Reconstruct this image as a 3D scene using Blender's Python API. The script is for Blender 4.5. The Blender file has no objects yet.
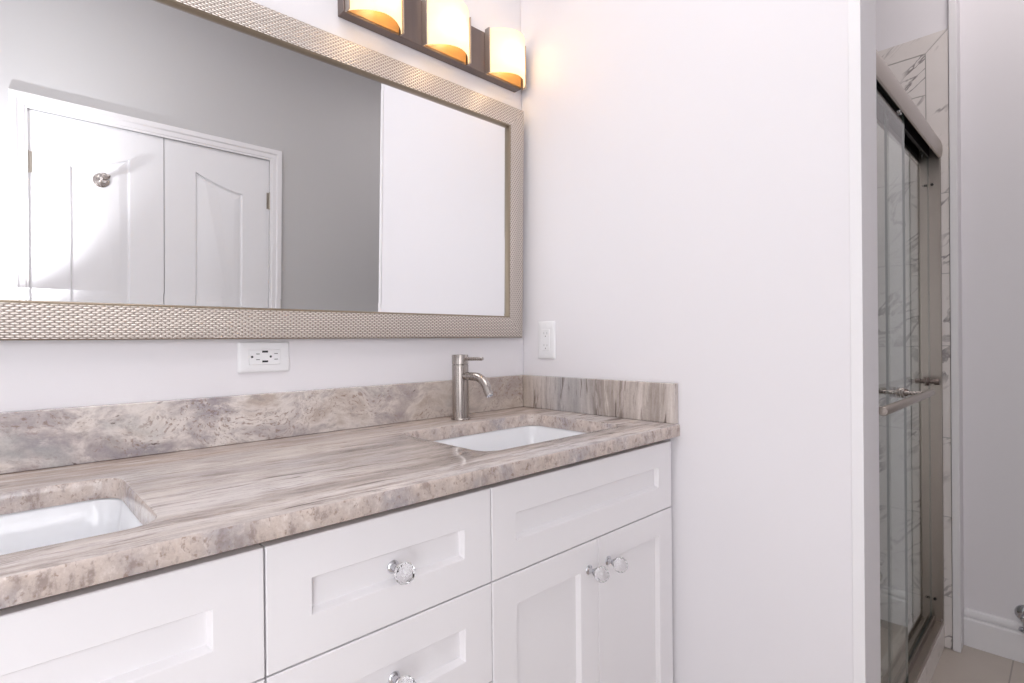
import bpy, bmesh, math, random
from mathutils import Vector, Matrix

SC = bpy.context.scene
COL = SC.collection
PI = math.pi

# ------------------------------------------------------------------ camera
def set_camera():
    cam = bpy.data.cameras.new('camera')
    cam.sensor_width = 36.0
    cam.lens = 540.92 / 1024 * 36.0
    cam.clip_start = 0.02
    o = bpy.data.objects.new('camera', cam)
    COL.objects.link(o)
    y, p, r = (math.radians(a) for a in (46.259, -0.1518, -0.5371))
    F = Vector((math.cos(y) * math.cos(p), math.sin(y) * math.cos(p), math.sin(p)))
    R = F.cross(Vector((0, 0, 1))).normalized()
    U = R.cross(F)
    R2 = math.cos(r) * R + math.sin(r) * U
    U2 = -math.sin(r) * R + math.cos(r) * U
    M = Matrix((R2, U2, -F)).transposed().to_4x4()
    M.translation = Vector((-1.2323, -1.2359, 1.1119))
    o.matrix_world = M
    SC.camera = o
set_camera()

# ------------------------------------------------------------------ world, lights, exposure
SC.view_settings.view_transform = 'Standard'
SC.view_settings.look = 'None'
SC.view_settings.gamma = 1.0
SC.view_settings.use_curve_mapping = False
SC.view_settings.exposure = 0.04
w = bpy.data.worlds.new('world'); SC.world = w
w.use_nodes = True
w.node_tree.nodes['Background'].inputs[0].default_value = (0.9, 0.92, 1.0, 1)
w.node_tree.nodes['Background'].inputs[1].default_value = 0.0

def add_light(name, kind, loc, energy, color=(1, 1, 1), direction=None, **kw):
    l = bpy.data.lights.new(name, kind)
    l.energy = energy; l.color = color
    for k, v in kw.items(): setattr(l, k, v)
    o = bpy.data.objects.new(name, l); COL.objects.link(o)
    o.location = loc
    if direction is not None:
        o.rotation_euler = Vector(direction).to_track_quat('-Z', 'Y').to_euler()
    return o
# the photographer's flash, turned to the wall and ceiling behind the camera
add_light('bounce_flash', 'SPOT', (-1.37, -1.60, 1.38), 36, (0.97, 0.97, 1.0), (0, -0.85, 0.53),
          spot_size=math.radians(116), spot_blend=0.5, shadow_soft_size=0.022)
# added soft fill light below the ceiling, over the middle of the room
add_light('ceiling_fill', 'AREA', (-1.0, -0.85, 2.73), 11.0, (1.0, 0.97, 0.96), (0, 0, -1), shape='DISK', size=1.0)
# smaller added fill light that brightens the far wall and the shower side
add_light('passage_fill', 'AREA', (0.80, -1.22, 2.73), 4.4, (1.0, 0.92, 0.90), (0, 0, -1), shape='DISK', size=0.4)
# added fill light standing in an unseen opening at the left end
add_light('left_fill', 'AREA', (-4.235, -1.05, 1.05), 15, (0.97, 0.97, 1.0), (1, 0, 0), shape='RECTANGLE', size=1.4, size_y=2.0)

# added fill light in an unseen opening of the wall behind the camera
add_light('rear_fill', 'AREA', (-2.2, -1.985, 1.05), 27.5, (0.97, 0.97, 1.0), (0, 1, 0), shape='RECTANGLE', size=1.1, size_y=2.0)

# ------------------------------------------------------------------ materials
class NT:
    def __init__(s, name):
        s.m = bpy.data.materials.new(name); s.m.use_nodes = True
        s.t = s.m.node_tree; s.b = s.t.nodes['Principled BSDF']
        s.out = s.t.nodes['Material Output']
    def n(s, typ, **kw):
        nd = s.t.nodes.new('ShaderNode' + typ)
        for k, v in kw.items():
            if k.startswith('i_'):
                key = k[2:]
                key = int(key) if key.isdigit() else key.replace('_', ' ')
                s.put(nd.inputs[key], v)
            else: setattr(nd, k, v)
        return nd
    def put(s, sock, v):
        if isinstance(v, bpy.types.NodeSocket): s.t.links.new(v, sock)
        else: sock.default_value = v
    def math(s, op, a, b=0.0, c=0.0):
        nd = s.n('Math', operation=op)
        for i, v in enumerate((a, b, c)): s.put(nd.inputs[i], v)
        return nd.outputs[0]
    def mix(s, f, a, b, mode='MIX'):
        nd = s.n('Mix', data_type='RGBA', blend_type=mode)
        s.put(nd.inputs[0], f)
        s.put(nd.inputs[6], a if not isinstance(a, tuple) else (*a, 1) if len(a) == 3 else a)
        s.put(nd.inputs[7], b if not isinstance(b, tuple) else (*b, 1) if len(b) == 3 else b)
        return nd.outputs[2]
    def ramp(s, f, stops, interp='LINEAR'):
        nd = s.n('ValToRGB'); cr = nd.color_ramp; cr.interpolation = interp
        while len(cr.elements) < len(stops): cr.elements.new(0.5)
        for e, (p, c) in zip(cr.elements, stops):
            e.position = p; e.color = (c, c, c, 1) if isinstance(c, (int, float)) else (*c, 1)
        s.put(nd.inputs[0], f); return nd.outputs[0]
    def coords(s, scale=(1, 1, 1), rot=(0, 0, 0), loc=(0, 0, 0), src='Object'):
        tc = s.n('TexCoord'); mp = s.n('Mapping')
        mp.inputs['Scale'].default_value = scale; mp.inputs['Rotation'].default_value = rot
        mp.inputs['Location'].default_value = loc
        s.t.links.new(tc.outputs[src], mp.inputs[0]); return mp.outputs[0]
    def noise(s, vec, scale, detail=4, rough=0.55, dist=0.0):
        nd = s.n('TexNoise'); s.put(nd.inputs['Vector'], vec)
        nd.inputs['Scale'].default_value = scale; nd.inputs['Detail'].default_value = detail
        nd.inputs['Roughness'].default_value = rough; nd.inputs['Distortion'].default_value = dist
        return nd.outputs[0]
    def bump(s, h, strength=0.2, dist=0.01):
        nd = s.n('Bump'); nd.inputs['Strength'].default_value = strength
        nd.inputs['Distance'].default_value = dist; s.put(nd.inputs['Height'], h)
        s.put(s.b.inputs['Normal'], nd.outputs[0])
    def set(s, **kw):
        for k, v in kw.items():
            sock = s.b.inputs[k.replace('_', ' ')]
            if isinstance(v, tuple) and len(v) == 3: v = (*v, 1)
            s.put(sock, v)
        return s

def srgb(r, g, b):
    f = lambda c: (c / 255 / 12.92) if c <= 10 else ((c / 255 + 0.055) / 1.055) ** 2.4
    return (f(r), f(g), f(b))

def plain(name, col, rough=0.5, metal=0.0, **kw):
    k = NT(name)
    k.set(Base_Color=col, Roughness=rough, Metallic=metal, **kw)
    return k.m
def paint(name, col, rough, bump=0.05, scale=260):
    k = NT(name); c = k.coords()
    n = k.noise(c, scale, 3)
    k.set(Base_Color=col, Roughness=rough)
    k.bump(n, bump, 0.002)
    return k.m
def brushed(name, col, rough, axis_scale):
    k = NT(name); c = k.coords(scale=axis_scale)
    n = k.noise(c, 40, 4, 0.6)
    k.set(Base_Color=k.mix(n, tuple(x * 0.86 for x in col), col), Metallic=1.0,
          Roughness=k.math('ADD', k.math('MULTIPLY', n, 0.14), rough))
    k.bump(n, 0.06, 0.001)
    return k.m

WALL = paint('wall_paint', (0.825, 0.805, 0.835), 0.55)
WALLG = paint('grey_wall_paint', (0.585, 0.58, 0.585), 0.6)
CEIL = paint('ceiling_paint', (0.85, 0.84, 0.84), 0.8)
TRIMW = plain('trim_white_gloss', (0.86, 0.85, 0.87), 0.32)
DOORW = plain('door_white_satin', (0.84, 0.84, 0.86), 0.36)
CABW = paint('cabinet_white_satin', (0.87, 0.85, 0.87), 0.34, 0.02, 400)
GAPSHADE = plain('gap_shade_brown', (0.13, 0.085, 0.06), 0.7)  # shade colour for the gap below the countertop
PLASTIC = plain('white_plastic', (0.86, 0.86, 0.88), 0.28)
DARKHOLE = plain('dark_slot', (0.03, 0.03, 0.035), 0.6)
PORC = plain('white_porcelain', (0.86, 0.87, 0.9), 0.08, Coat_Weight=0.4)
CHROME = plain('chrome', (0.62, 0.62, 0.65), 0.08, 1.0)
NICKEL = brushed('brushed_nickel', (0.47, 0.43, 0.405), 0.2, (4, 4, 0.1))
NICKELX = brushed('brushed_nickel_rail', (0.47, 0.42, 0.38), 0.28, (0.1, 4, 4))
BRONZE = brushed('dark_brushed_bronze', (0.235, 0.19, 0.175), 0.3, (3, 3, 0.15))
RUBBER = plain('black_rubber', (0.015, 0.014, 0.014), 0.5)
HINGE = plain('satin_hinge_metal', (0.5, 0.46, 0.4), 0.35, 1.0)
def crystal():
    k = NT('cut_crystal')
    k.set(Base_Color=(0.97, 0.97, 0.98), Roughness=0.01, IOR=1.5, Transmission_Weight=1.0)
    return k.m
CRYSTAL = crystal()
def shower_glass():
    k = NT('shower_glass')
    gl = k.n('BsdfGlossy'); gl.inputs['Roughness'].default_value = 0.0
    gl.inputs['Color'].default_value = (1, 1, 1, 1)
    tr = k.n('BsdfTransparent'); tr.inputs['Color'].default_value = (0.93, 0.96, 0.945, 1)
    fr = k.n('Fresnel'); fr.inputs['IOR'].default_value = 1.5
    mx = k.n('MixShader'); geo = k.n('NewGeometry')
    k.put(mx.inputs[0], k.math('MULTIPLY', fr.outputs[0], k.math('SUBTRACT', 1.0, geo.outputs['Backfacing'])))
    k.t.links.new(tr.outputs[0], mx.inputs[1]); k.t.links.new(gl.outputs[0], mx.inputs[2])
    k.t.links.new(mx.outputs[0], k.out.inputs[0])
    return k.m
GLASS = shower_glass()
GLASSEDGE = plain('glass_edge_green', (0.10, 0.13, 0.12), 0.15)
MIRROR = plain('silvered_mirror', (0.93, 0.94, 0.95), 0.0, 1.0)

def granite(name, kind):
    """polished beige, taupe and blue-grey stone: 'top' is streaked lengthwise, 'back' clouded and
    speckled, 'edge' mottled, 'side' striped upright"""
    k = NT(name)
    base = k.coords(src='Object')
    wob = k.n('TexNoise'); k.put(wob.inputs['Vector'], base)
    wob.inputs['Scale'].default_value = {'top': 2.2, 'back': 5.0, 'edge': 14.0, 'side': 6.0}[kind]
    wob.inputs['Detail'].default_value = 3
    sub = k.n('VectorMath', operation='SUBTRACT'); k.put(sub.inputs[0], wob.outputs[1]); sub.inputs[1].default_value = (.5, .5, .5)
    scl = k.n('VectorMath', operation='SCALE'); k.put(scl.inputs[0], sub.outputs[0])
    scl.inputs['Scale'].default_value = {'top': 0.075, 'back': 0.16, 'edge': 0.02, 'side': 0.028}[kind]
    add = k.n('VectorMath', operation='ADD'); k.put(add.inputs[0], base); k.put(add.inputs[1], scl.outputs[0])
    def warped(scale, loc=(0, 0, 0), rot=(0, 0, 0)):
        mp = k.n('Mapping'); k.put(mp.inputs[0], add.outputs[0])
        mp.inputs['Scale'].default_value = scale; mp.inputs['Location'].default_value = loc; mp.inputs['Rotation'].default_value = rot
        return mp.outputs[0]
    sep = k.n('SeparateXYZ'); k.put(sep.inputs[0], add.outputs[0])
    if kind == 'top':
        big = k.noise(warped((1.1, 9, 9)), 1.0, 5, 0.6)
        mid = k.noise(warped((7, 62, 62), (3, 1, 0)), 1.0, 6, 0.7)
        fine = k.noise(warped((20, 190, 190), (1, 7, 0)), 1.0, 5, 0.7)
        col = k.ramp(big, [(0.32, srgb(170, 163, 163)), (0.45, srgb(192, 182, 178)), (0.55, srgb(212, 202, 197)), (0.68, srgb(184, 173, 168))])
        col = k.mix(k.ramp(mid, [(0.34, 0.85), (0.48, 0.0)]), col, srgb(150, 138, 133))
        col = k.mix(k.ramp(mid, [(0.53, 0.0), (0.66, 0.7)]), col, srgb(226, 217, 212))
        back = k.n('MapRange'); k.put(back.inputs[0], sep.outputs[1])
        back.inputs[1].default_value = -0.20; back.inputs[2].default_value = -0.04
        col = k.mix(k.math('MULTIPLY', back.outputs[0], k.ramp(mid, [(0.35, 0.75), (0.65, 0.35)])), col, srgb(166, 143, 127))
        cool = k.noise(warped((1.6, 5, 5), (4, 2, 1)), 1.0, 3)
        col = k.mix(k.ramp(cool, [(0.50, 0.0), (0.66, 0.5)]), col, srgb(176, 173, 177))
        col = k.mix(k.ramp(fine, [(0.32, 0.7), (0.47, 0.0)]), col, srgb(136, 124, 119))
        dark = k.noise(warped((5, 66, 66), (9, 3, 2)), 1.0, 3, 0.5)
        col = k.mix(k.ramp(dark, [(0.63, 0.0), (0.70, 0.8)]), col, srgb(112, 101, 98))
    elif kind == 'back':
        big = k.noise(warped((6, 6, 11), (2, 0, 5), (0, 0.3, 0)), 1.0, 5, 0.62)
        mid = k.noise(warped((26, 26, 46), (7, 3, 0), (0, 0.3, 0)), 1.0, 6, 0.7)
        col = k.ramp(big, [(0.38, srgb(160, 152, 157)), (0.46, srgb(190, 181, 180)), (0.53, srgb(226, 218, 213)), (0.63, srgb(192, 178, 169))])
        col = k.mix(k.ramp(mid, [(0.34, 0.7), (0.47, 0.0)]), col, srgb(164, 154, 152))
        col = k.mix(k.ramp(mid, [(0.54, 0.0), (0.66, 0.65)]), col, srgb(232, 224, 219))
        cool = k.noise(warped((4, 4, 6), (11, 0, 3)), 1.0, 3)
        col = k.mix(k.ramp(cool, [(0.56, 0.0), (0.66, 0.65)]), col, srgb(178, 180, 180))
        right = k.n('MapRange'); k.put(right.inputs[0], sep.outputs[0])
        right.inputs[1].default_value = -0.85; right.inputs[2].default_value = -0.25
        col = k.mix(k.math('MULTIPLY', right.outputs[0], 0.5), col, srgb(178, 162, 148))
        sp = k.math('MULTIPLY', k.ramp(k.noise(warped((130, 130, 170)), 1.0, 4, 0.65), [(0.54, 0.0), (0.62, 1.0)]), k.ramp(k.noise(warped((5, 5, 12), (1, 1, 8)), 1.0, 3), [(0.47, 0.0), (0.60, 0.7)]))
        col = k.mix(sp, col, srgb(142, 119, 107))
        sp2 = k.ramp(k.noise(warped((34, 34, 60), (4, 4, 4)), 1.0, 3, 0.5), [(0.70, 0.0), (0.75, 0.85)])
        col = k.mix(sp2, col, srgb(92, 78, 72))
    elif kind == 'edge':
        big = k.noise(warped((9, 9, 9), (5, 0, 1)), 1.0, 4, 0.6)
        mid = k.noise(warped((60, 60, 38), (1, 6, 0)), 1.0, 6, 0.7)
        col = k.ramp(big, [(0.36, srgb(172, 165, 168)), (0.48, srgb(193, 180, 174)), (0.6, srgb(206, 191, 182)), (0.7, srgb(178, 166, 163))])
        col = k.mix(k.ramp(mid, [(0.36, 0.75), (0.48, 0.0)]), col, srgb(146, 131, 125))
        col = k.mix(k.ramp(mid, [(0.54, 0.0), (0.66, 0.65)]), col, srgb(226, 216, 210))
        sp = k.ramp(k.noise(warped((150, 150, 120)), 1.0, 3, 0.6), [(0.58, 0.0), (0.68, 0.6)])
        col = k.mix(sp, col, srgb(138, 116, 103))
        gap = k.ramp(k.noise(warped((16, 16, 8), (3, 2, 2)), 1.0, 4, 0.6), [(0.62, 0.0), (0.72, 0.6)])
        col = k.mix(gap, col, srgb(140, 126, 120))
    else:
        big = k.noise(warped((14, 14, 1.3), (0, 4, 0)), 1.0, 5, 0.6)
        mid = k.noise(warped((70, 70, 5), (3, 1, 0)), 1.0, 6, 0.7)
        col = k.ramp(big, [(0.36, srgb(164, 153, 146)), (0.48, srgb(196, 185, 179)), (0.58, srgb(214, 205, 200)), (0.7, srgb(182, 172, 168))])
        col = k.mix(k.ramp(mid, [(0.36, 0.9), (0.47, 0.0)]), col, srgb(138, 126, 119))
        col = k.mix(k.ramp(mid, [(0.56, 0.0), (0.68, 0.6)]), col, srgb(228, 219, 213))
        g1 = k.n('MapRange'); k.put(g1.inputs[0], sep.outputs[1]); g1.inputs[1].default_value = -0.09; g1.inputs[2].default_value = -0.02
        col = k.mix(k.math('MULTIPLY', g1.outputs[0], 0.55), col, srgb(170, 152, 134))
        ab = k.math('ABSOLUTE', k.math('ADD', sep.outputs[1], 0.21))
        g2 = k.n('MapRange'); k.put(g2.inputs[0], ab); g2.inputs[1].default_value = 0.13; g2.inputs[2].default_value = 0.03
        col = k.mix(k.math('MULTIPLY', g2.outputs[0], 0.6), col, srgb(172, 172, 176))
        dk = k.noise(warped((75, 75, 7), (1, 1, 5)), 1.0, 3, 0.5)
        col = k.mix(k.ramp(dk, [(0.60, 0.0), (0.68, 0.85)]), col, srgb(104, 93, 87))
    grain = k.noise(base, 260, 3, 0.7)
    col = k.mix(0.09, col, k.ramp(grain, [(0.3, 0.1), (0.7, 0.95)]), 'OVERLAY')
    k.set(Base_Color=col, Roughness=0.11)
    k.b.inputs['Specular IOR Level'].default_value = 0.55
    return k.m
GR_TOP = granite('granite_streaked_lengthwise', 'top')
GR_BACK = granite('granite_clouded', 'back')
GR_EDGE = granite('granite_mottled_edge', 'edge')
GR_SIDE = granite('granite_striped_upright', 'side')

def woven_metal():
    k = NT('woven_champagne_metal')
    uv = k.n('TexCoord').outputs['UV']
    sep = k.n('SeparateXYZ'); k.put(sep.inputs[0], uv)
    v = k.math('DIVIDE', sep.outputs[1], 0.0042)
    row = k.math('FLOOR', v)
    fv = k.math('SUBTRACT', v, row)
    u = k.math('ADD', k.math('DIVIDE', sep.outputs[0], 0.0125), k.math('MULTIPLY', row, 0.5))
    fu = k.math('FRACT', u)
    def hump(f):
        a = k.math('SUBTRACT', k.math('MULTIPLY', f, 2.0), 1.0)
        return k.math('SUBTRACT', 1.0, k.math('MULTIPLY', a, a))
    h = k.math('MULTIPLY', hump(fu), hump(fv))
    col = k.mix(k.ramp(h, [(0.1, 0.0), (0.75, 1.0)]), srgb(154, 141, 132), srgb(238, 230, 223))
    k.set(Base_Color=col, Metallic=0.55, Roughness=0.38)
    k.bump(h, 0.7, 0.0018)
    return k.m
WOVEN = woven_metal()
FRAMELIP = plain('champagne_metal_lip', srgb(150, 137, 120), 0.35, 0.85)

def marble(name):
    k = NT(name)
    info = k.n('ObjectInfo')
    off = k.n('VectorMath', operation='SCALE'); off.inputs[0].default_value = (3.1, 5.3, 7.7); k.put(off.inputs['Scale'], info.outputs['Random'])
    ad = k.n('VectorMath', operation='ADD'); k.put(ad.inputs[0], k.coords(rot=(0.75, 0, 0), scale=(1, 1, 1))); k.put(ad.inputs[1], off.outputs[0])
    c = ad.outputs[0]
    mp = k.n('Mapping'); k.put(mp.inputs[0], c); mp.inputs['Scale'].default_value = (2, 3.2, 10)
    n1 = k.noise(mp.outputs[0], 1.0, 4, 0.55, 0.9)
    band = k.math('ABSOLUTE', k.math('SUBTRACT', n1, 0.5))
    line = k.ramp(band, [(0.0, 1.0), (0.014, 0.75), (0.030, 0.0)])
    msk = k.ramp(k.noise(c, 6.0, 3), [(0.45, 0.0), (0.58, 1.0)])
    vein = k.math('MULTIPLY', line, msk)
    cloud = k.noise(c, 7, 4)
    col = k.mix(cloud, (0.74, 0.69, 0.665), (0.84, 0.80, 0.78))
    col = k.mix(k.math('MULTIPLY', vein, 0.9), col, (0.23, 0.205, 0.205))
    k.set(Base_Color=col, Roughness=0.18)
    return k.m
MARBLE = marble('white_marble_tile')
GROUT = plain('grey_grout', (0.46, 0.44, 0.43), 0.9)
def floor_mat():
    k = NT('beige_porcelain_floor')
    c = k.coords()
    br = k.n('TexBrick'); k.put(br.inputs['Vector'], k.coords(loc=(-0.70, 1.08, 0)))
    br.offset = 0.0
    br.inputs['Scale'].default_value = 1.0; br.inputs['Mortar Size'].default_value = 0.0022
    br.inputs['Mortar Smooth'].default_value = 0.1
    br.inputs['Brick Width'].default_value = 0.60; br.inputs['Row Height'].default_value = 0.60
    n = k.noise(c, 5, 5)
    col = k.mix(n, srgb(190, 180, 171), srgb(208, 198, 189))
    col = k.mix(br.outputs['Fac'], col, srgb(160, 151, 143))
    k.set(Base_Color=col, Roughness=0.35)
    return k.m
FLOOR = floor_mat()
def opal(name, strength, colour):
    k = NT(name)
    k.set(Base_Color=(0.95, 0.9, 0.8), Roughness=0.25, Emission_Color=colour, Emission_Strength=strength)
    return k.m
OPAL = opal('lit_opal_glass', 0.0, (1.0, 0.80, 0.50))
def opal_translucent():
    k = NT('opal_glass')
    di = k.n('BsdfTranslucent'); di.inputs['Color'].default_value = (1.0, 0.90, 0.74, 1)
    df = k.n('BsdfDiffuse'); df.inputs['Color'].default_value = (0.85, 0.78, 0.66, 1)
    mx = k.n('MixShader'); mx.inputs[0].default_value = 0.35
    k.t.links.new(di.outputs[0], mx.inputs[1]); k.t.links.new(df.outputs[0], mx.inputs[2])
    em = k.n('Emission'); em.inputs['Color'].default_value = (1.0, 0.85, 0.62, 1); em.inputs['Strength'].default_value = 0.34
    ad = k.n('AddShader'); k.t.links.new(mx.outputs[0], ad.inputs[0]); k.t.links.new(em.outputs[0], ad.inputs[1])
    k.t.links.new(ad.outputs[0], k.out.inputs[0])
    return k.m
OPALT = opal_translucent()
AMBERGLOW = plain('amber_glow_paint', (0.36, 0.185, 0.06), 0.4)  # warm lamp glow put into a plate colour
BULB = NT('lit_bulb').set(Base_Color=(1, 0.9, 0.7), Emission_Color=(1.0, 0.72, 0.38), Emission_Strength=25.0).m

# ------------------------------------------------------------------ mesh helpers
def link(name, bm, mat, parent=None, smooth=35, bevel=0.0, segs=2, loc=None):
    me = bpy.data.meshes.new(name)
    bmesh.ops.remove_doubles(bm, verts=bm.verts, dist=1e-6)
    bmesh.ops.recalc_face_normals(bm, faces=bm.faces)
    bm.to_mesh(me); bm.free()
    for m in (mat if isinstance(mat, (list, tuple)) else [mat]): me.materials.append(m)
    o = bpy.data.objects.new(name, me); COL.objects.link(o)
    if smooth:
        me.polygons.foreach_set('use_smooth', [True] * len(me.polygons))
        me.set_sharp_from_angle(angle=math.radians(smooth))
    if bevel:
        b = o.modifiers.new('bevel', 'BEVEL'); b.width = bevel; b.segments = segs
        b.limit_method = 'ANGLE'; b.angle_limit = math.radians(40); b.harden_normals = True
    if parent: o.parent = parent
    if loc: o.location = loc
    return o
def box(bm, x0, x1, y0, y1, z0, z1, mi=0):
    v = [bm.verts.new(p) for p in ((x0, y0, z0), (x1, y0, z0), (x1, y1, z0), (x0, y1, z0), (x0, y0, z1), (x1, y0, z1), (x1, y1, z1), (x0, y1, z1))]
    for f in ((3, 2, 1, 0), (4, 5, 6, 7), (0, 1, 5, 4), (1, 2, 6, 5), (2, 3, 7, 6), (3, 0, 4, 7)):
        bm.faces.new([v[i] for i in f]).material_index = mi
def boxes(*a):
    bm = bmesh.new()
    for b in a: box(bm, *b)
    return bm
def loop_verts(bm, pts): return [bm.verts.new(p) for p in pts]
def bridge(bm, A, B, mi=0, closed=True):
    n = len(A)
    for i in range(n if closed else n - 1):
        j = (i + 1) % n
        try: bm.faces.new((A[i], A[j], B[j], B[i])).material_index = mi
        except ValueError: pass
def cap(bm, loops, mi=0):
    es = []
    for L in loops:
        for i in range(len(L)):
            a, b = L[i], L[(i + 1) % len(L)]
            e = bm.edges.get((a, b)) or bm.edges.new((a, b)); es.append(e)
    r = bmesh.ops.triangle_fill(bm, use_beauty=True, use_dissolve=False, edges=es)
    for f in r['geom']:
        if isinstance(f, bmesh.types.BMFace): f.material_index = mi
def rrect(x0, x1, y0, y1, r, n=6):
    pts = []
    for cx, cy, a0 in ((x1 - r, y1 - r, 0), (x0 + r, y1 - r, PI / 2), (x0 + r, y0 + r, PI), (x1 - r, y0 + r, 1.5 * PI)):
        for i in range(n + 1):
            a = a0 + PI / 2 * i / n
            pts.append((cx + r * math.cos(a), cy + r * math.sin(a)))
    return pts
def lathe(bm, prof, n=32, M=None, mi=0):
    """prof: (radius, height) list around local z"""
    M = M or Matrix()
    rings = []
    for r, h in prof:
        if r < 1e-6: rings.append([bm.verts.new(M @ Vector((0, 0, h)))])
        else: rings.append([bm.verts.new(M @ Vector((r * math.cos(2 * PI * i / n), r * math.sin(2 * PI * i / n), h))) for i in range(n)])
    for A, B in zip(rings, rings[1:]):
        if len(A) == 1 and len(B) == 1: continue
        for i in range(n):
            j = (i + 1) % n
            if len(A) == 1: f = (A[0], B[i], B[j])
            elif len(B) == 1: f = (A[i], A[j], B[0])
            else: f = (A[i], A[j], B[j], B[i])
            bm.faces.new(f).material_index = mi
def axis(origin, d):
    q = Vector(d).normalized().to_track_quat('Z', 'Y')
    return Matrix.Translation(origin) @ q.to_matrix().to_4x4()
def tube(bm, pts, r, n=20, ends=True):
    pts = [Vector(p) for p in pts]; rs = r if isinstance(r, list) else [r] * len(pts)
    rings = []; up = None
    for i, p in enumerate(pts):
        t = (pts[min(i + 1, len(pts) - 1)] - pts[max(i - 1, 0)]).normalized()
        if up is None: up = t.orthogonal().normalized()
        up = (up - t * up.dot(t)).normalized(); s = t.cross(up)
        rings.append([bm.verts.new(p + rs[i] * (math.cos(2 * PI * k / n) * up + math.sin(2 * PI * k / n) * s)) for k in range(n)])
    for A, B in zip(rings, rings[1:]): bridge(bm, A, B)
    if ends: bm.faces.new(rings[0]); bm.faces.new(rings[-1])
def thing(name, label, cat, loc=(0, 0, 0), group=None):
    o = bpy.data.objects.new(name, None); COL.objects.link(o); o.location = loc
    o.empty_display_size = 0.05
    return tag(o, label, cat, group)
def tag(o, label, cat, group=None):
    o['label'] = label; o['category'] = cat
    if group: o['group'] = group
    return o
def struct(name, bm, mat, parent=None, **kw):
    o = link(name, bm, mat, parent, **kw)
    if not parent: o['kind'] = 'structure'
    return o
def part(name, bm, mat, parent, off=None, label=None, **kw):
    """geometry given in world metres; parent stands at its own location"""
    if parent is not None:
        org = Vector((0, 0, 0)); p = parent
        while p: org += p.location; p = p.parent
        bmesh.ops.translate(bm, verts=bm.verts, vec=-org)
    o = link(name, bm, mat, parent, **kw)
    if label: o['label'] = label
    return o

# ------------------------------------------------------------------ room
XL, YF, CZ = -4.2, -1.95, 2.75         # left wall, front wall (behind the camera), ceiling
WT, YE = 0.123, -0.9445                # partition thickness and end
XT, XF = 1.2075, 1.2927                # tiled wall face, far wall face
struct('floor', boxes((XL - .1, XF + .2, YF - .75, .1, -.08, 0)), FLOOR, smooth=0)
struct('ceiling', boxes((XL - .1, XF + .2, YF - .75, .1, CZ, CZ + .1)), CEIL, smooth=0)
struct('wall_back', boxes((XL - .1, XF + .2, 0, .1, 0, CZ)), WALL, smooth=0)
struct('wall_right', boxes((0, WT, YE, -.0005, 0.0005, CZ - .0005)), WALL, smooth=0, bevel=0.003)
struct('wall_left', boxes((XL - .1, XL, YF, -1.78, 0.0005, CZ - .0005), (XL - .1, XL, -.32, -.0005, 0.0005, CZ - .0005), (XL - .1, XL, -1.78, -.32, 2.08, CZ - .0005)), WALL, smooth=0)  # gap cut for the added fill light at this end
DX0, DX1, DZ = -1.125, -.112, 2.048      # closet opening
EX0, EX1 = -2.78, -1.62                    # opening added for the rear fill light, left of the camera
struct('wall_front', boxes((XL - .1, EX0, YF - .12, YF, 0.0005, CZ - .0005), (EX1, DX0, YF - .12, YF, 0.0005, CZ - .0005), (EX0, EX1, YF - .12, YF, 2.08, CZ - .0005), (DX1, XF + .2, YF - .12, YF, 0.0005, CZ - .0005), (DX0, DX1, YF - .12, YF, DZ, CZ - .0005),
       (DX0, DX1, YF - .7, YF - .65, .0005, CZ - .0005), (DX0 - .05, DX0, YF - .65, YF - .12, .0005, CZ - .0005), (DX1, DX1 + .05, YF - .65, YF - .12, .0005, CZ - .0005)), WALLG, smooth=0)
struct('wall_far', boxes((XF, XF + .1, YF, -.0005, 0.0005, CZ - .0005), (XT + .009, XF, -.9485, -.0005, .0005, CZ - .0005)), WALL, smooth=0)
# raised corner strip on the end of the partition
struct('trim_1', boxes((-.003, -.0003, YE - .001, -.924, 0.001, CZ - .002)), TRIMW, smooth=0, bevel=0.0012)
# white strip that closes the edge of the shower tiling
struct('trim_2', boxes((XT - .006, XT + .0085, -.9495, -.927, 0.001, CZ - .002)), TRIMW, smooth=0, bevel=0.003)

def baseboard(name, y0, y1, x):
    prof = [(0, 0), (.016, 0), (.016, .094), (.013, .099), (.0055, .101), (.0055, .105), (.0115, .108), (.0125, .118), (.009, .127), (.003, .131), (0, .131)]
    bm = bmesh.new()
    A = [bm.verts.new((x - d, y0, z + .0006)) for d, z in prof]; B = [bm.verts.new((x - d, y1, z + .0006)) for d, z in prof]
    bridge(bm, A, B); bm.faces.new(A); bm.faces.new(B)
    struct(name, bm, TRIMW, smooth=30)
baseboard('baseboard_far', YF + .0005, -.949, XF - .0003)

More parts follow.
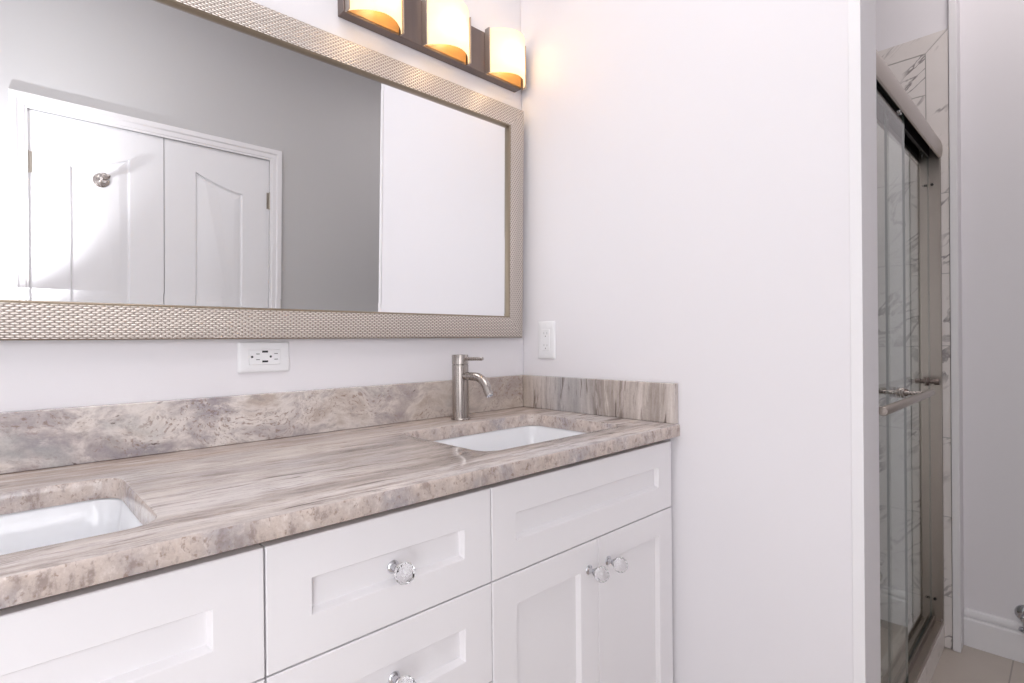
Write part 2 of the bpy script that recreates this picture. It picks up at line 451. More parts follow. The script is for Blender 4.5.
# shower wall tiles on the far wall: border course with mitred corner, field courses
def wall_tiles():
    o = link('wall_shower', boxes((XT + .0025, XT + .0088, -.9255, -.001, .001, 2.196)), GROUT, smooth=0)
    o['kind'] = 'structure'
    yb, zt, bw, g = -.9255, 2.197, .0645, .0012
    def quad(pts):   # (y,z) outline -> tile
        bm = bmesh.new()
        f = [bm.verts.new((XT, y, z)) for y, z in pts]; b = [bm.verts.new((XT + .006, y, z)) for y, z in pts]
        bm.faces.new(f); bm.faces.new(b); bridge(bm, f, b)
        t = link('wall_tile', bm, MARBLE, o, smooth=0, bevel=0.0008)
    edges = [0.002, .187, .47, .751, 1.077, 1.334, 1.62]
    for a, b in zip(edges, edges[1:]): quad([(yb, a + g), (yb + bw - g, a + g), (yb + bw - g, b - g), (yb, b - g)])
    quad([(yb, 1.62 + g), (yb + bw - g, 1.62 + g), (yb + bw - g, zt - bw), (yb, zt - .002)])
    y = yb + bw; first = True
    while y < -.01:
        y2 = min(y + .30, -.002)
        if first: quad([(yb + .002, zt), (y, zt - bw + g), (y2 - g, zt - bw + g), (y2 - g, zt)])
        else: quad([(y + g, zt), (y + g, zt - bw + g), (y2 - g, zt - bw + g), (y2 - g, zt)])
        first = False; y = y2
    zs = [2.1315, 1.983, 1.68, 1.377, 1.074, .771, .468, .165, .03]
    for r, (z1, z0) in enumerate(zip(zs, zs[1:])):
        y = yb + bw; step = .60 if r % 2 else .30
        while y < -.01:
            y2 = min(y + step, -.002); quad([(y + g, z0 + g), (y2 - g, z0 + g), (y2 - g, z1 - g), (y + g, z1 - g)])
            y = y2; step = .60
wall_tiles()

# ------------------------------------------------------------------ closet doors and casing
def casing():
    prof = [(0, 0), (0, .010), (.008, .012), (.011, .016), (.030, .017), (.036, .023), (.053, .0245), (.058, .023), (.060, .019), (.060, 0)]
    bm = bmesh.new()
    path = [(DX0 + .003, 0.001, -1, 0), (DX0 + .003, DZ - .003, -1, 1), (DX1 - .003, DZ - .003, 1, 1), (DX1 - .003, 0.001, 1, 0)]
    rings = [[bm.verts.new((x + u * sx, YF + h + .0003, z + u * sz)) for u, h in prof] for x, z, sx, sz in path]
    for A, B in zip(rings, rings[1:]): bridge(bm, A, B)
    bm.faces.new(rings[0]); bm.faces.new(rings[-1])
    struct('trim_3', bm, TRIMW, smooth=25)
casing()
def closet_door(name, x0, x1, px0, px1, rising, hinge_x):
    yf = YF - .004; d = .034
    bm = bmesh.new()
    outer = [(x0, .012), (x1, .012), (x1, DZ - .004), (x0, DZ - .004)]
    def panel(inset):
        pts = [(px0 + inset, 1.02 + inset), (px1 - inset, 1.02 + inset)]
        N = 16
        top = []
        for i in range(N + 1):
            t = i / N
            s = (t if rising else 1 - t)
            z = 1.835 + .074 * s ** 1.5
            x = px0 + inset + (px1 - px0 - 2 * inset) * t
            top.append((x, z - inset))
        return pts + top[::-1]
    def rect(inset): return [(px0 + inset, .2 + inset), (px1 - inset, .2 + inset), (px1 - inset, .86 - inset), (px0 + inset, .86 - inset)]
    oF = loop_verts(bm, [(x, yf, z) for x, z in outer]); oB = loop_verts(bm, [(x, yf - d, z) for x, z in outer])
    bridge(bm, oF, oB); bm.faces.new(oB)
    holes = []
    for fn in (panel, rect):
        rings = [loop_verts(bm, [(x, yf + dy, z) for x, z in fn(i)]) for i, dy in ((0, 0), (.007, -.0095), (.012, -.0100), (.040, -.001))]
        for A, B in zip(rings, rings[1:]): bridge(bm, A, B)
        holes.append(rings[0]); bm.faces.new(rings[-1])
    cap(bm, [oF] + holes)
    o = struct(name, bm, DOORW, smooth=20)
    for z in (1.82, 1.05, .25):
        hb = bmesh.new()
        hx = hinge_x
        lathe(hb, [(0, -.05), (.004, -.049), (.0062, -.046), (.0062, .046), (.004, .049), (0, .05)], 14, Matrix.Translation((hx, YF + .0035, z)))
        s = 1 if hinge_x < -.6 else -1
        box(hb, min(hx, hx + s * .016), max(hx, hx + s * .016), yf + .0002, yf + .0022, z - .045, z + .045)
        part('hinge', hb, HINGE, o, label='satin metal hinge')
    return o
d1 = closet_door('door_1', -1.1215, -.6205, -.981, -.757, True, -1.1235)
d2 = closet_door('door_2', -.6170, -.1155, -.480, -.254, False, -.1135)
def robe_hook():
    bm = bmesh.new(); y0 = YF - .0045
    M = axis((-.868, y0, 1.788), (0, 1, 0))
    lathe(bm, [(0, 0), (.026, 0), (.026, .004), (.023, .007), (.019, .0075), (.018, .009), (.012, .011), (.0075, .014), (.0065, .045), (.008, .052), (.013, .058), (.0155, .066), (.0145, .074), (.010, .079), (0, .081)], 32, M @ Matrix.Scale(1.22, 4))
    tube(bm, [(-.868, y0 + .035, 1.787), (-.864, y0 + .05, 1.776), (-.858, y0 + .07, 1.773), (-.853, y0 + .085, 1.786), (-.851, y0 + .092, 1.80)], [.0065, .0065, .0062, .0065, .008], 14)
    o = part('robe_hook', bm, NICKEL, d1, label='round brushed nickel robe hook')
robe_hook()

# ------------------------------------------------------------------ vanity cabinets
YC = -.533                             # face of doors and drawer fronts
def shaker(x0, x1, z0, z1, rail=.056, stile=.058, depth=.011, thick=.019):
    bm = bmesh.new()
    e = .0012
    def R(x0, x1, z0, z1, y): return loop_verts(bm, [(x0, y, z0), (x1, y, z0), (x1, y, z1), (x0, y, z1)])
    back = R(x0, x1, z0, z1, YC + thick); side = R(x0, x1, z0, z1, YC + e); front = R(x0 + e, x1 - e, z0 + e, z1 - e, YC)
    bridge(bm, back, side); bridge(bm, side, front); bm.faces.new(back)
    a0, a1, b0, b1 = x0 + stile, x1 - stile, z0 + rail, z1 - rail
    h0 = R(a0, a1, b0, b1, YC); h1 = R(a0 + .001, a1 - .001, b0 + .001, b1 - .001, YC + .001)
    h2 = R(a0 + .0022, a1 - .0042, b0 + .0058, b1 - .0018, YC + depth)
    bridge(bm, h0, h1); bridge(bm, h1, h2); bm.faces.new(h2)
    bridge(bm, front, h0)
    return bm
def knob_parts(parent, x, z, y):
    """crystal ball knob on a chrome rose; y is the surface it is screwed to"""
    bm = bmesh.new()
    lathe(bm, [(0, -.0005), (.0095, -.0005), (.0100, .0015), (.0088, .0030), (.0055, .0042), (.0046, .007), (.0046, .011), (.0066, .0135), (.0082, .0165), (.0070, .0172), (0, .0172)], 28, axis((x, y, z), (0, -1, 0)))
    k = part('knob', bm, CHROME, parent, label='chrome knob with crystal ball')
    gm = bmesh.new()
    M = axis((x, y - .0172 - .0150, z), (0, -1, 0))
    r = .0162; prof = [(0, -r * .93), (r * .42, -r * .9), (r * .76, -r * .62), (r * .96, -r * .22), (r * .99, r * .12), (r * .84, r * .52), (r * .52, r * .84), (0, r * .96)]
    n = 12; rings = []
    for i, (rr, h) in enumerate(prof):
        if rr < 1e-6: rings.append([gm.verts.new(M @ Vector((0, 0, h)))])
        else: rings.append([gm.verts.new(M @ Vector((rr * math.cos(2 * PI * (k2 + .5 * (i % 2)) / n), rr * math.sin(2 * PI * (k2 + .5 * (i % 2)) / n), h))) for k2 in range(n)])
    for i, (A, B) in enumerate(zip(rings, rings[1:])):
        for k2 in range(n):
            j = (k2 + 1) % n
            if len(A) == 1: gm.faces.new((A[0], B[k2], B[j]))
            elif len(B) == 1: gm.faces.new((A[k2], A[j], B[0]))
            elif i % 2: gm.faces.new((A[k2], A[j], B[j])); gm.faces.new((A[k2], B[j], B[k2]))
            else: gm.faces.new((A[k2], A[j], B[k2])); gm.faces.new((A[j], B[j], B[k2]))
    part('crystal_ball', gm, CRYSTAL, k, smooth=0, label='faceted clear crystal ball')
def carcass(x0, x1):
    t = .018; y0 = YC + .0195; y1 = -.004
    return boxes((x0, x0 + t, y0 + .001, y1, .10, .8665), (x1 - t, x1, y0 + .001, y1, .10, .8665), (x0 + t, x1 - t, y0, y1, .10, .118),
                 (x0 + t, x1 - t, y1 - .006, y1, .118, .8665), (x0, x1, y0 + .06, y0 + .075, .0005, .10))
def gap_shade(x0, x1, t):  # thin dark strip painting the shadow between stone and fronts
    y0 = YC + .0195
    part('gap_shade', boxes((x0 + .0005, x1 - .0005, y0 - .0004, y0 + .0006, .83, .8664)), GAPSHADE, t, smooth=0, label='dark strip painted as the shadow gap under the stone')
G = .0011
def sink_cabinet(x0, x1, label):
    t = thing('sink_cabinet', label, 'cabinet', ((x0 + x1) / 2, -.27, 0))
    part('cabinet_body', carcass(x0, x1), CABW, t, smooth=0); gap_shade(x0, x1, t)
    part('false_drawer_front', shaker(x0 + G, x1 - G, .6935, .8558), CABW, t, smooth=0)
    xm = (x0 + x1) / 2
    for a, b, kx in ((x0 + G, xm - G * .8, xm - .033), (xm + G * .8, x1 - G, xm + .033)):
        d = part('door', shaker(a, b, .112, .6910), CABW, t, smooth=0)
        knob_parts(d, kx, .634, YC)
    return t
def drawer_cabinet(x0, x1, label):
    t = thing('drawer_cabinet', label, 'cabinet', ((x0 + x1) / 2, -.27, 0))
    part('cabinet_body', carcass(x0, x1), CABW, t, smooth=0); gap_shade(x0, x1, t)
    for z0, z1 in ((.6935, .8558), (.5225, .6910), (.112, .5200)):
        d = part('drawer', shaker(x0 + G, x1 - G, z0, z1), CABW, t, smooth=0)
        knob_parts(d, (x0 + x1) / 2, (z0 + z1) / 2 - .002, YC + .011)
    return t
sink_cabinet(-.6129, -.0115, 'white shaker sink cabinet with two doors, next to the plain side wall')
drawer_cabinet(-.9904, -.6131, 'white shaker drawer unit with crystal knobs between the two sink cabinets')
sink_cabinet(-1.6000, -.9906, 'white shaker sink cabinet at the left edge, left of the drawer unit')

# ------------------------------------------------------------------ stone tops and sinks
ZC, TH = .900, .032
HOLES = [(-.560, -.117, -.462, -.151), (-1.533, -1.0905, -.480, -.168)]
def countertop():
    bm = bmesh.new()
    x0, x1, y0, y1 = -1.612, -.0008, -.5510, -.0008
    prof = [(.006, ZC), (.0032, ZC - .0008), (.0012, ZC - .003), (0, ZC - .007), (0, ZC - TH + .004), (.0015, ZC - TH + .0008), (.004, ZC - TH)]
    O = [loop_verts(bm, [(x, y, z) for x, y in ((x0 + i, y0 + i), (x1, y0 + i), (x1, y1), (x0 + i, y1))]) for i, z in prof]
    for k, (A, B) in enumerate(zip(O, O[1:])): bridge(bm, A, B, 1 if k >= 2 else 0)
    tops, bots = [O[0]], [O[-1]]
    for a0, a1, b0, b1 in HOLES:
        hp = [(-.005, ZC), (-.002, ZC - .001), (0, ZC - .0045), (0, ZC - TH)]
        H = [loop_verts(bm, [(x, y, z) for x, y in rrect(a0 + i, a1 - i, b0 + i, b1 - i, .036 - i, 8)]) for i, z in hp]
        for k, (A, B) in enumerate(zip(H, H[1:])): bridge(bm, A, B, 1 if k >= 1 else 0)
        tops.append(H[0]); bots.append(H[-1])
    cap(bm, tops); cap(bm, bots)
    o = link('countertop', bm, [GR_TOP, GR_EDGE], smooth=30)
    tag(o, 'long polished beige and grey granite countertop with two sink cutouts', 'countertop')
countertop()
tag(link('backsplash', boxes((-1.612, -.0225, -.0205, -.0008, ZC + .0004, 1.0005)), GR_BACK, smooth=30, bevel=.0018),
    'low swirled granite backsplash along the wall under the mirror', 'backsplash')
tag(link('side_splash', boxes((-.0205, -.0008, -.5475, -.0008, ZC + .0004, 1.0005)), GR_SIDE, smooth=30, bevel=.0018),
    'short granite splash with upright streaks against the plain side wall', 'backsplash')
def sink(h, label):
    a0, a1, b0, b1 = h
    t = thing('sink', label, 'sink', ((a0 + a1) / 2, (b0 + b1) / 2, ZC - TH - .155))
    bm = bmesh.new()
    zt = ZC - TH - .0006
    inn = [(-.003, zt, .04), (0, zt - .004, .04), (.004, zt - .05, .042), (.010, zt - .105, .05), (.018, zt - .125, .055), (.034, zt - .138, .06), (.07, zt - .143, .06), (.12, zt - .145, .03)]
    out = [(-.020, zt, .05), (-.020, zt - .009, .05), (-.008, zt - .012, .05), (-.004, zt - .06, .05), (.004, zt - .115, .05), (.03, zt - .150, .06), (.12, zt - .155, .03)]
    I = [loop_verts(bm, [(x, y, z) for x, y in rrect(a0 + i, a1 - i, b0 + i, b1 - i, max(r - 0, .008), 8)]) for i, z, r in inn]
    O = [loop_verts(bm, [(x, y, z) for x, y in rrect(a0 + i, a1 - i, b0 + i, b1 - i, r, 8)]) for i, z, r in out]
    for A, B in zip(I, I[1:]): bridge(bm, A, B)
    for A, B in zip(O, O[1:]): bridge(bm, A, B)
    bridge(bm, I[0], O[0]); bm.faces.new(I[-1]); bm.faces.new(O[-1])
    part('bowl', bm, PORC, t, smooth=50)
    dm = bmesh.new()
    lathe(dm, [(0, .0046), (.012, .0046), (.014, .003), (.0185, .0028), (.022, .0016), (.0225, .0002), (0, .0002)], 32, Matrix.Translation(((a0 + a1) / 2, (b0 + b1) / 2, zt - .145)))
    part('drain', dm, CHROME, t, label='round chrome drain')
sink(HOLES[0], 'white undermount sink below the tall brushed nickel faucet')
sink(HOLES[1], 'white undermount sink cut by the left edge of the photo')

# ------------------------------------------------------------------ faucet
def faucet():
    fx, fy = -.326, -.086
    t = thing('faucet', 'tall brushed nickel single-lever faucet behind the right-hand sink', 'faucet', (fx, fy, ZC + .0004))
    z0 = ZC + .0004
    bm = bmesh.new()
    lathe(bm, [(0, 0), (.0255, 0), (.0258, .002), (.0242, .004), (.0222, .0045), (.0222, .1455), (.0212, .1465), (0, .1465)], 40, Matrix.Translation((fx, fy, z0)))
    part('body', bm, NICKEL, t)
    bm = bmesh.new()
    lathe(bm, [(0, .1470), (.0205, .1470), (.0222, .1480), (.0222, .1715), (.0212, .1735), (0, .1738)], 40, Matrix.Translation((fx, fy, z0)))
    h = part('handle', bm, NICKEL, t)
    bm = bmesh.new(); L = Vector((.10, -1, .02)).normalized()
    st = Vector((fx, fy, z0 + .162)) + L * .017
    tube(bm, [st, st + L * .004, st + L * .064, st + L * .067, st + L * .068], [.0046, .0046, .0046, .0042, .0025], 18)
    part('lever', bm, NICKEL, h)
    bm = bmesh.new()
    pts = [(0, .116)]
    a = Vector((fx, fy, z0 + .1165)); D = Vector((.06, -1, 0)).normalized()
    path = [a + D * .018, a + D * .05]
    c = a + D * .058 + Vector((0, 0, -.050))
    for i in range(0, 11):
        an = math.radians(90 - 68 * i / 10)
        path.append(c + D * (.050 * math.cos(an)) + Vector((0, 0, .050 * math.sin(an))))
    tv = (path[-1] - path[-2]).normalized(); path.append(path[-1] + tv * .016)
    tube(bm, path, .0112, 24)
    s = part('spout', bm, NICKEL, t)
    bm = bmesh.new(); e = path[-1]
    lathe(bm, [(0, -.001), (.0095, -.001), (.0095, .0022), (.0080, .0026), (.0078, .001), (0, .001)], 24, axis(e, tv))
    part('aerator', bm, CHROME, s)
faucet()

# ------------------------------------------------------------------ outlets
def plate_geo(bm, w, h, to, t=.006, hole=None):
    """wall plate in local (u,v,n) mapped by to()"""
    rings = []
    for i, n in ((0, .0002), (0, .0028), (.0022, .0050), (.0045, t)):
        rings.append(loop_verts(bm, [to(u, v, n) for u, v in rrect(-w / 2 + i, w / 2 - i, -h / 2 + i, h / 2 - i, .004, 4)]))
    for A, B in zip(rings, rings[1:]): bridge(bm, A, B)
    bm.faces.new(rings[0])
    hw, hh = hole
    H = loop_verts(bm, [to(u, v, t) for u, v in rrect(-hw, hw, -hh, hh, .002, 3)])
    H2 = loop_verts(bm, [to(u, v, t - .003) for u, v in rrect(-hw, hw, -hh, hh, .002, 3)])
    bridge(bm, H, H2); bm.faces.new(H2); cap(bm, [rings[-1], H])
def insert_geo(bm, hw, hh, to, z0=.0031, z1=.0072):
    A = loop_verts(bm, [to(u, v, z0) for u, v in rrect(-hw, hw, -hh, hh, .002, 3)])
    B = loop_verts(bm, [to(u, v, z1 - .001) for u, v in rrect(-hw, hw, -hh, hh, .002, 3)])
    C = loop_verts(bm, [to(u, v, z1) for u, v in rrect(-hw + .001, hw - .001, -hh + .001, hh - .001, .002, 3)])
    bridge(bm, A, B); bridge(bm, B, C); bm.faces.new(A); bm.faces.new(C)
def lbox(bm, to, u0, u1, v0, v1, n0, n1):
    P = [to(u, v, n) for n in (n0, n1) for u, v in ((u0, v0), (u1, v0), (u1, v1), (u0, v1))]
    v = [bm.verts.new(p) for p in P]
    for f in ((3, 2, 1, 0), (4, 5, 6, 7), (0, 1, 5, 4), (1, 2, 6, 5), (2, 3, 7, 6), (3, 0, 4, 7)): bm.faces.new([v[i] for i in f])
def ldisc(bm, to, u, v, r, n0, n1, k=16):
    A = loop_verts(bm, [to(u + r * math.cos(2 * PI * i / k), v + r * math.sin(2 * PI * i / k), n0) for i in range(k)])
    B = loop_verts(bm, [to(u + r * math.cos(2 * PI * i / k), v + r * math.sin(2 * PI * i / k), n1) for i in range(k)])
    bridge(bm, A, B); bm.faces.new(A); bm.faces.new(B)
def usb_outlet():
    cx, cz = -.8045, 1.0795
    t = thing('wall_outlet', 'white horizontal outlet with two USB slots under the mirror', 'outlet', (cx, 0, cz))
    to = lambda u, v, n: (cx + u, -n, cz + v)
    bm = bmesh.new(); plate_geo(bm, .109, .067, to, hole=(.0335, .0167)); part('cover_plate', bm, PLASTIC, t, smooth=30)
    bm = bmesh.new(); insert_geo(bm, .0332, .0164, to); part('receptacle', bm, PLASTIC, t, smooth=30)
    for u in (-.027, .0120):
        bm = bmesh.new(); ldisc(bm, to, u, .0012, .0025, .0070, .0074); part('ground_hole', bm, DARKHOLE, t, smooth=0, label='round dark ground hole')
    for u in (-.0150, .0235):
        for v in (.0074, -.0050):
            bm = bmesh.new(); lbox(bm, to, u - .0038, u + .0038, v - .0007, v + .0007, .0070, .0074)
            part('plug_slot', bm, DARKHOLE, t, smooth=0, label='dark plug slot')
    for v in (.0122, -.0092):
        bm = bmesh.new(); lbox(bm, to, -.0062, .0062, v - .0021, v + .0021, .0070, .0074); part('usb_port', bm, DARKHOLE, t, smooth=0, label='dark USB port')
    for u in (-.047, .047):
        bm = bmesh.new(); ldisc(bm, to, u, 0, .0026, .0058, .0066); part('screw', bm, PLASTIC, t, smooth=30)
def side_outlet():
    cy, cz = -.1045, 1.111
    t = thing('wall_outlet', 'white upright double outlet on the plain side wall by the corner', 'outlet', (0, cy, cz))
    to = lambda u, v, n: (-n, cy - u, cz + v)
    bm = bmesh.new(); plate_geo(bm, .070, .116, to, hole=(.0167, .0335)); part('cover_plate', bm, PLASTIC, t, smooth=30)
    bm = bmesh.new(); insert_geo(bm, .0164, .0332, to); part('receptacle', bm, PLASTIC, t, smooth=30)
    SLOT = plain('grey_slot', (.25, .26, .26), .6)
    for s in (-1, 1):
        vo = s * .0185
        for u in (-.0062, .0062):
            bm = bmesh.new(); lbox(bm, to, u - .0006, u + .0006, vo - .001, vo + .006, .0070, .0074)
            part('plug_slot', bm, SLOT, t, smooth=0, label='grey plug slot')
        bm = bmesh.new(); ldisc(bm, to, 0, vo - .007, .0020, .0070, .0074); part('ground_hole', bm, SLOT, t, smooth=0, label='grey ground hole')
    for v in (-.047, .047):
        bm = bmesh.new(); ldisc(bm, to, 0, v, .0026, .0058, .0066); part('screw', bm, PLASTIC, t, smooth=30)
usb_outlet(); side_outlet()

# ------------------------------------------------------------------ mirror
def framed_mirror():
    x0, x1, H = -1.575, -.0275, .7105
    org = Vector(((x0 + x1) / 2, -.004, 1.1195))
    t = thing('framed_mirror', 'wide wall mirror with a woven champagne metal frame above the counter', 'mirror', org)
    hw = (x1 - x0) / 2; fw = .067
    prof = [(0, 0), (0, .020), (.0025, .0235), (.006, .025), (.058, .028), (.0615, .028), (.064, .027), (.0655, .025), (.067, .0165), (.067, .013), (.05, .010), (.05, 0)]
    bm = bmesh.new(); uvl = bm.loops.layers.uv.new('UVMap')
    corners = [(-hw, 0, 1, 1), (hw, 0, -1, 1), (hw, H, -1, -1), (-hw, H, 1, -1)]
    for s in range(4):
        cA, cB = corners[s], corners[(s + 1) % 4]
        pA = [Vector((cA[0] + cA[2] * u, -h, cA[1] + cA[3] * u)) for u, h in prof]
        pB = [Vector((cB[0] + cB[2] * u, -h, cB[1] + cB[3] * u)) for u, h in prof]
        vA = [bm.verts.new(p) for p in pA]; vB = [bm.verts.new(p) for p in pB]
        ax = 0 if s % 2 == 0 else 2
        for k in range(len(prof)):
            j = (k + 1) % len(prof)
            f = bm.faces.new((vA[k], vB[k], vB[j], vA[j]))
            f.material_index = 0 if k in (2, 3, 4) else 1
            for lp, (pt, kk) in zip(f.loops, ((pA[k], k), (pB[k], k), (pB[j], j), (pA[j], j))):
                lp[uvl].uv = (pt[ax], prof[kk][0])
    fr = link('frame', bm, [WOVEN, FRAMELIP], t, smooth=35)
    # glass: flat field with a ground border strip
    g = bmesh.new(); a = fw - .004; b = a + .025; d0, d1_ = .0158, .0149
    O = loop_verts(g, [(-hw + a, -d0, a), (hw - a, -d0, a), (hw - a, -d1_ - .00008, H - a), (-hw + a, -d1_ - .00008, H - a)])
    I = loop_verts(g, [(-hw + b, -d1_, b), (hw - b, -d1_, b), (hw - b, -d1_, H - b), (-hw + b, -d1_, H - b)])
    Bk = loop_verts(g, [(-hw + a, -.011, a), (hw - a, -.011, a), (hw - a, -.011, H - a), (-hw + a, -.011, H - a)])
    bridge(g, O, I); g.faces.new(I); bridge(g, O, Bk); g.faces.new(Bk)
    link('mirror_glass', g, MIRROR, t, smooth=0)
    t.rotation_euler = (math.radians(1.205), 0, 0)
framed_mirror()

# ------------------------------------------------------------------ vanity light
def vanity_light():
    x0, x1, z0, z1, yd = -.625, -.028, 1.899, 2.022, -.030
    t = thing('vanity_light', 'bronze three-shade vanity wall light, lit, above the mirror', 'wall light', ((x0 + x1) / 2, 0, z0))
    part('backplate', boxes((x0, x1, yd, -.0004, z0, z1)), BRONZE, t, smooth=0, bevel=.002, label='dark brushed bronze backplate')
    for xr in (-.467, -.246, -.024):
        xl = xr - .154; zb, zt2 = 1.900, 2.029
        # opal glass bowed forward between two metal cheeks
        bm = bmesh.new(); N = 20
        def arc(off):
            pts = []
            for i in range(N + 1):
                u = i / N
                x = xl + .004 + (xr - xl - .008) * u
                y = -.043 - .050 * math.sin(PI * u) ** .8 - off
                pts.append((x, y))
            return pts
        o_, i_ = arc(.0), arc(-.004)
        ring = o_ + i_[::-1]
        A = loop_verts(bm, [(x, y, zb) for x, y in ring]); B = loop_verts(bm, [(x, y, zt2) for x, y in ring])
        bridge(bm, A, B)
        n = len(ring)
        for L in (A, B):
            for i in range(N): bm.faces.new((L[i], L[i + 1], L[n - 2 - i], L[n - 1 - i]))
        sh = part('shade', bm, OPALT, t, smooth=40, label='glowing cream opal glass shade')
        for xa, xb in ((xl, xl + .0035), (xr - .0035, xr)):
            part('cheek', boxes((xa, xb, -.050, yd - .0003, zb - .001, zt2 + .001)), NICKELX, sh, smooth=0, bevel=.0008, label='thin metal side cheek')
        bm = bmesh.new(); xc = (xl + xr) / 2
        lathe(bm, [(0, -.022), (.008, -.020), (.011, -.010), (.011, .008), (.008, .018), (0, .020)], 20, Matrix.Translation((xc, -.060, 1.955)))
        part('bulb', bm, BULB, t, label='lit bulb')
        bm = bmesh.new()
        tube(bm, [(xc, yd - .0002, 1.955), (xc, -.050, 1.955)], .007, 16)
        part('lamp_holder', bm, BRONZE, t)
        part('glow_plate', boxes((xl + .006, xr - .006, yd - .0022, yd - .0004, zb + .004, zt2 - .004)), AMBERGLOW, sh, smooth=0, label='amber plate painted as lamplight on the backplate')  # coloured to imitate lamplight on the backplate behind the bulb
        p = add_light('vanity_lamp', 'POINT', (xc, -.072, 1.962), 0.19, (1.0, 0.76, 0.50), shadow_soft_size=0.008)
vanity_light()

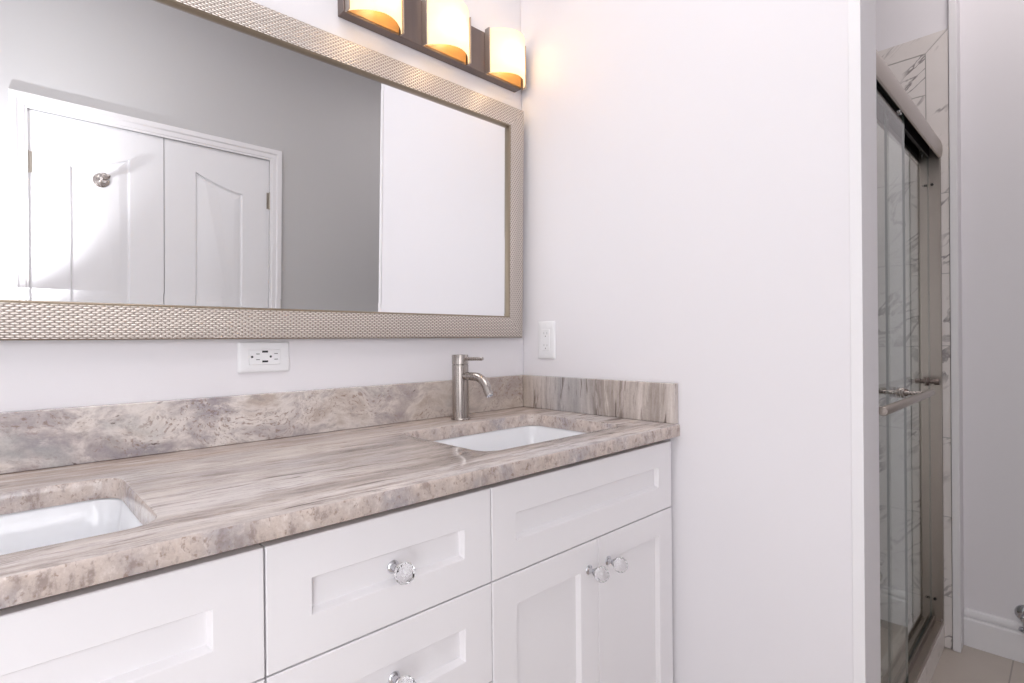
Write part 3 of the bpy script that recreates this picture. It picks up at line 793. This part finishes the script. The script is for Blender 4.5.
# ------------------------------------------------------------------ shower curb and sliding glass door
tag(link('shower_curb', boxes((WT + .0006, XT - .0006, -.9045, -.80, .0005, .083)), MARBLE, smooth=0, bevel=.0015),
    'low marble tiled curb on the floor under the sliding shower door', 'curb')
def shower_door():
    x0, x1 = WT + .001, XT - .0008
    t = thing('shower_door', 'frameless glass sliding shower door with a nickel header rail', 'shower door', ((x0 + x1) / 2, -.868, .0835))
    # header channel, open below, bowed front
    bm = bmesh.new()
    prof = [(-.8985, 1.7440), (-.903, 1.7455), (-.9065, 1.7550), (-.9085, 1.7720), (-.908, 1.7900), (-.9035, 1.8060), (-.897, 1.8130), (-.838, 1.8130), (-.836, 1.8100), (-.836, 1.7320), (-.840, 1.7320), (-.8405, 1.7900), (-.8960, 1.7900), (-.8975, 1.7600)]
    A = loop_verts(bm, [(x0, y, z) for y, z in prof]); B = loop_verts(bm, [(x1, y, z) for y, z in prof])
    bridge(bm, A, B); cap(bm, [A]); cap(bm, [B])
    hd = part('header_rail', bm, NICKELX, t, smooth=28)
    part('roller_track', boxes((x0 + .018, x1 - .018, -.8735, -.870, 1.749, 1.7895), (x0 + .018, x1 - .018, -.8955, -.8940, 1.752, 1.7895), (x0 + .018, x1 - .018, -.8425, -.8410, 1.738, 1.7895), (x0 + .018, x1 - .018, -.893, -.8435, 1.7870, 1.7895)), RUBBER, hd, smooth=0, label='black inner roller track')
    bm = boxes((x0, x1, -.9035, -.838, .0836, .0895), (x0, x1, -.9035, -.9005, .0896, .1015), (x0 + .016, x1 - .016, -.8795, -.8765, .0896, .112), (x0 + .016, x1 - .016, -.8410, -.8380, .0896, .118))
    part('bottom_track', bm, NICKELX, t, smooth=0, bevel=.0006)
    for xa, xb, s in ((x0, x0 + .004, 1), (x1 - .004, x1, -1)):
        b0 = boxes((xa, xb, -.8950, -.8425, .0898, 1.786))
        for y, z0, z1 in ((-.9030, .1020, 1.7430), (-.8420, .0898, 1.786)):
            if s > 0: box(b0, xa, xb + .010, y, y + .0022, z0, z1)
            else: box(b0, xa - .010, xb, y, y + .0022, z0, z1)
        box(b0, xa, xb, -.9030, -.8950, .1020, 1.7430)
        j = part('wall_jamb', b0, NICKELX, t, smooth=0)
        for z in (1.655, .168):
            for y in (-.8785, -.8545):
                bm = bmesh.new()
                X = xb if s > 0 else xa
                lathe(bm, [(0, 0), (.0045, 0), (.0045, .006), (.003, .009), (0, .0095)], 16, axis((X, y, z), (s, 0, 0)))
                part('bumper', bm, RUBBER, j, label='black rubber bumper')
    def panel(xa, xb, y, side):
        bm = bmesh.new(); h = .003
        P = loop_verts(bm, [(xa, y - h, .1005), (xb, y - h, .1005), (xb, y - h, 1.765), (xa, y - h, 1.765)])
        Q = loop_verts(bm, [(xa, y + h, .1005), (xb, y + h, .1005), (xb, y + h, 1.765), (xa, y + h, 1.765)])
        bm.faces.new(P); bm.faces.new(Q)
        n0 = len(bm.faces)
        bridge(bm, P, Q, 1)
        g = part('glass_panel', bm, [GLASS, GLASSEDGE], t, smooth=0, label='clear glass sliding panel')
        yb = y + side * .060
        za = .952
        bm = bmesh.new()
        tube(bm, [(xa + .008, yb, za), (xa + .010, yb, za), (xb + .002, yb, za), (xb + .004, yb, za)], [.0085, .0098, .0098, .0085], 22)
        tb = part('towel_bar', bm, NICKELX, g, label='round nickel towel bar')
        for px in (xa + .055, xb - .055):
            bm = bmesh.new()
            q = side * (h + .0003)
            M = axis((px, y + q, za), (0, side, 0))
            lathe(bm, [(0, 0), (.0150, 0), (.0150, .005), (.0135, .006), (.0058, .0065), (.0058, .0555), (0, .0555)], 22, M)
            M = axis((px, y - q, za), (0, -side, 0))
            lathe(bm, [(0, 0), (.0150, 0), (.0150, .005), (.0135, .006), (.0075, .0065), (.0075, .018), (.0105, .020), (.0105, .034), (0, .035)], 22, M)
            part('bar_post', bm, NICKEL if side < 0 else BRONZE, g)  # inner panel's posts darkened to imitate a dark reflection in nickel
        for px in (xa + .06, xb - .06):
            bm = bmesh.new()
            M = axis((px, y + side * .0034, 1.750), (0, side, 0))
            lathe(bm, [(0, 0), (.012, 0), (.012, .004), (.006, .005), (0, .0055)], 20, M)
            part('roller_bolt', bm, CHROME, g)
    panel(x0 + .004, .682, -.8885, -1)
    panel(.580, x1 - .005, -.8665, 1)
shower_door()

# ------------------------------------------------------------------ fitting low on the far wall
def shutoff_valve():
    c = Vector((XF, -1.112, .165))
    t = thing('shutoff_valve', 'small grey metal water valve low on the far wall, at the right edge', 'valve', c)
    bm = bmesh.new()
    lathe(bm, [(0, .0004), (.030, .0004), (.029, .004), (.020, .010), (.011, .013), (0, .013)], 28, axis(c, (-1, 0, 0)))
    part('wall_flange', bm, CHROME, t)
    bm = bmesh.new()
    lathe(bm, [(0, .0125), (.008, .0125), (.008, .036), (.012, .038), (.012, .058), (.009, .060), (0, .060)], 20, axis(c, (-1, 0, 0)))
    tube(bm, [c + Vector((-.048, 0, -.008)), c + Vector((-.048, 0, -.024))], .007, 14)
    part('valve_body', bm, CHROME, t)
    bm = bmesh.new()
    e = c + Vector((-.048, 0, -.0235))
    lathe(bm, [(0, 0), (.006, 0), (.006, .006), (.016, .009), (.018, .016), (.014, .020), (0, .020)], 18, axis(e, (0, 0, -1)))
    part('valve_handle', bm, CHROME, t)
shutoff_valve()
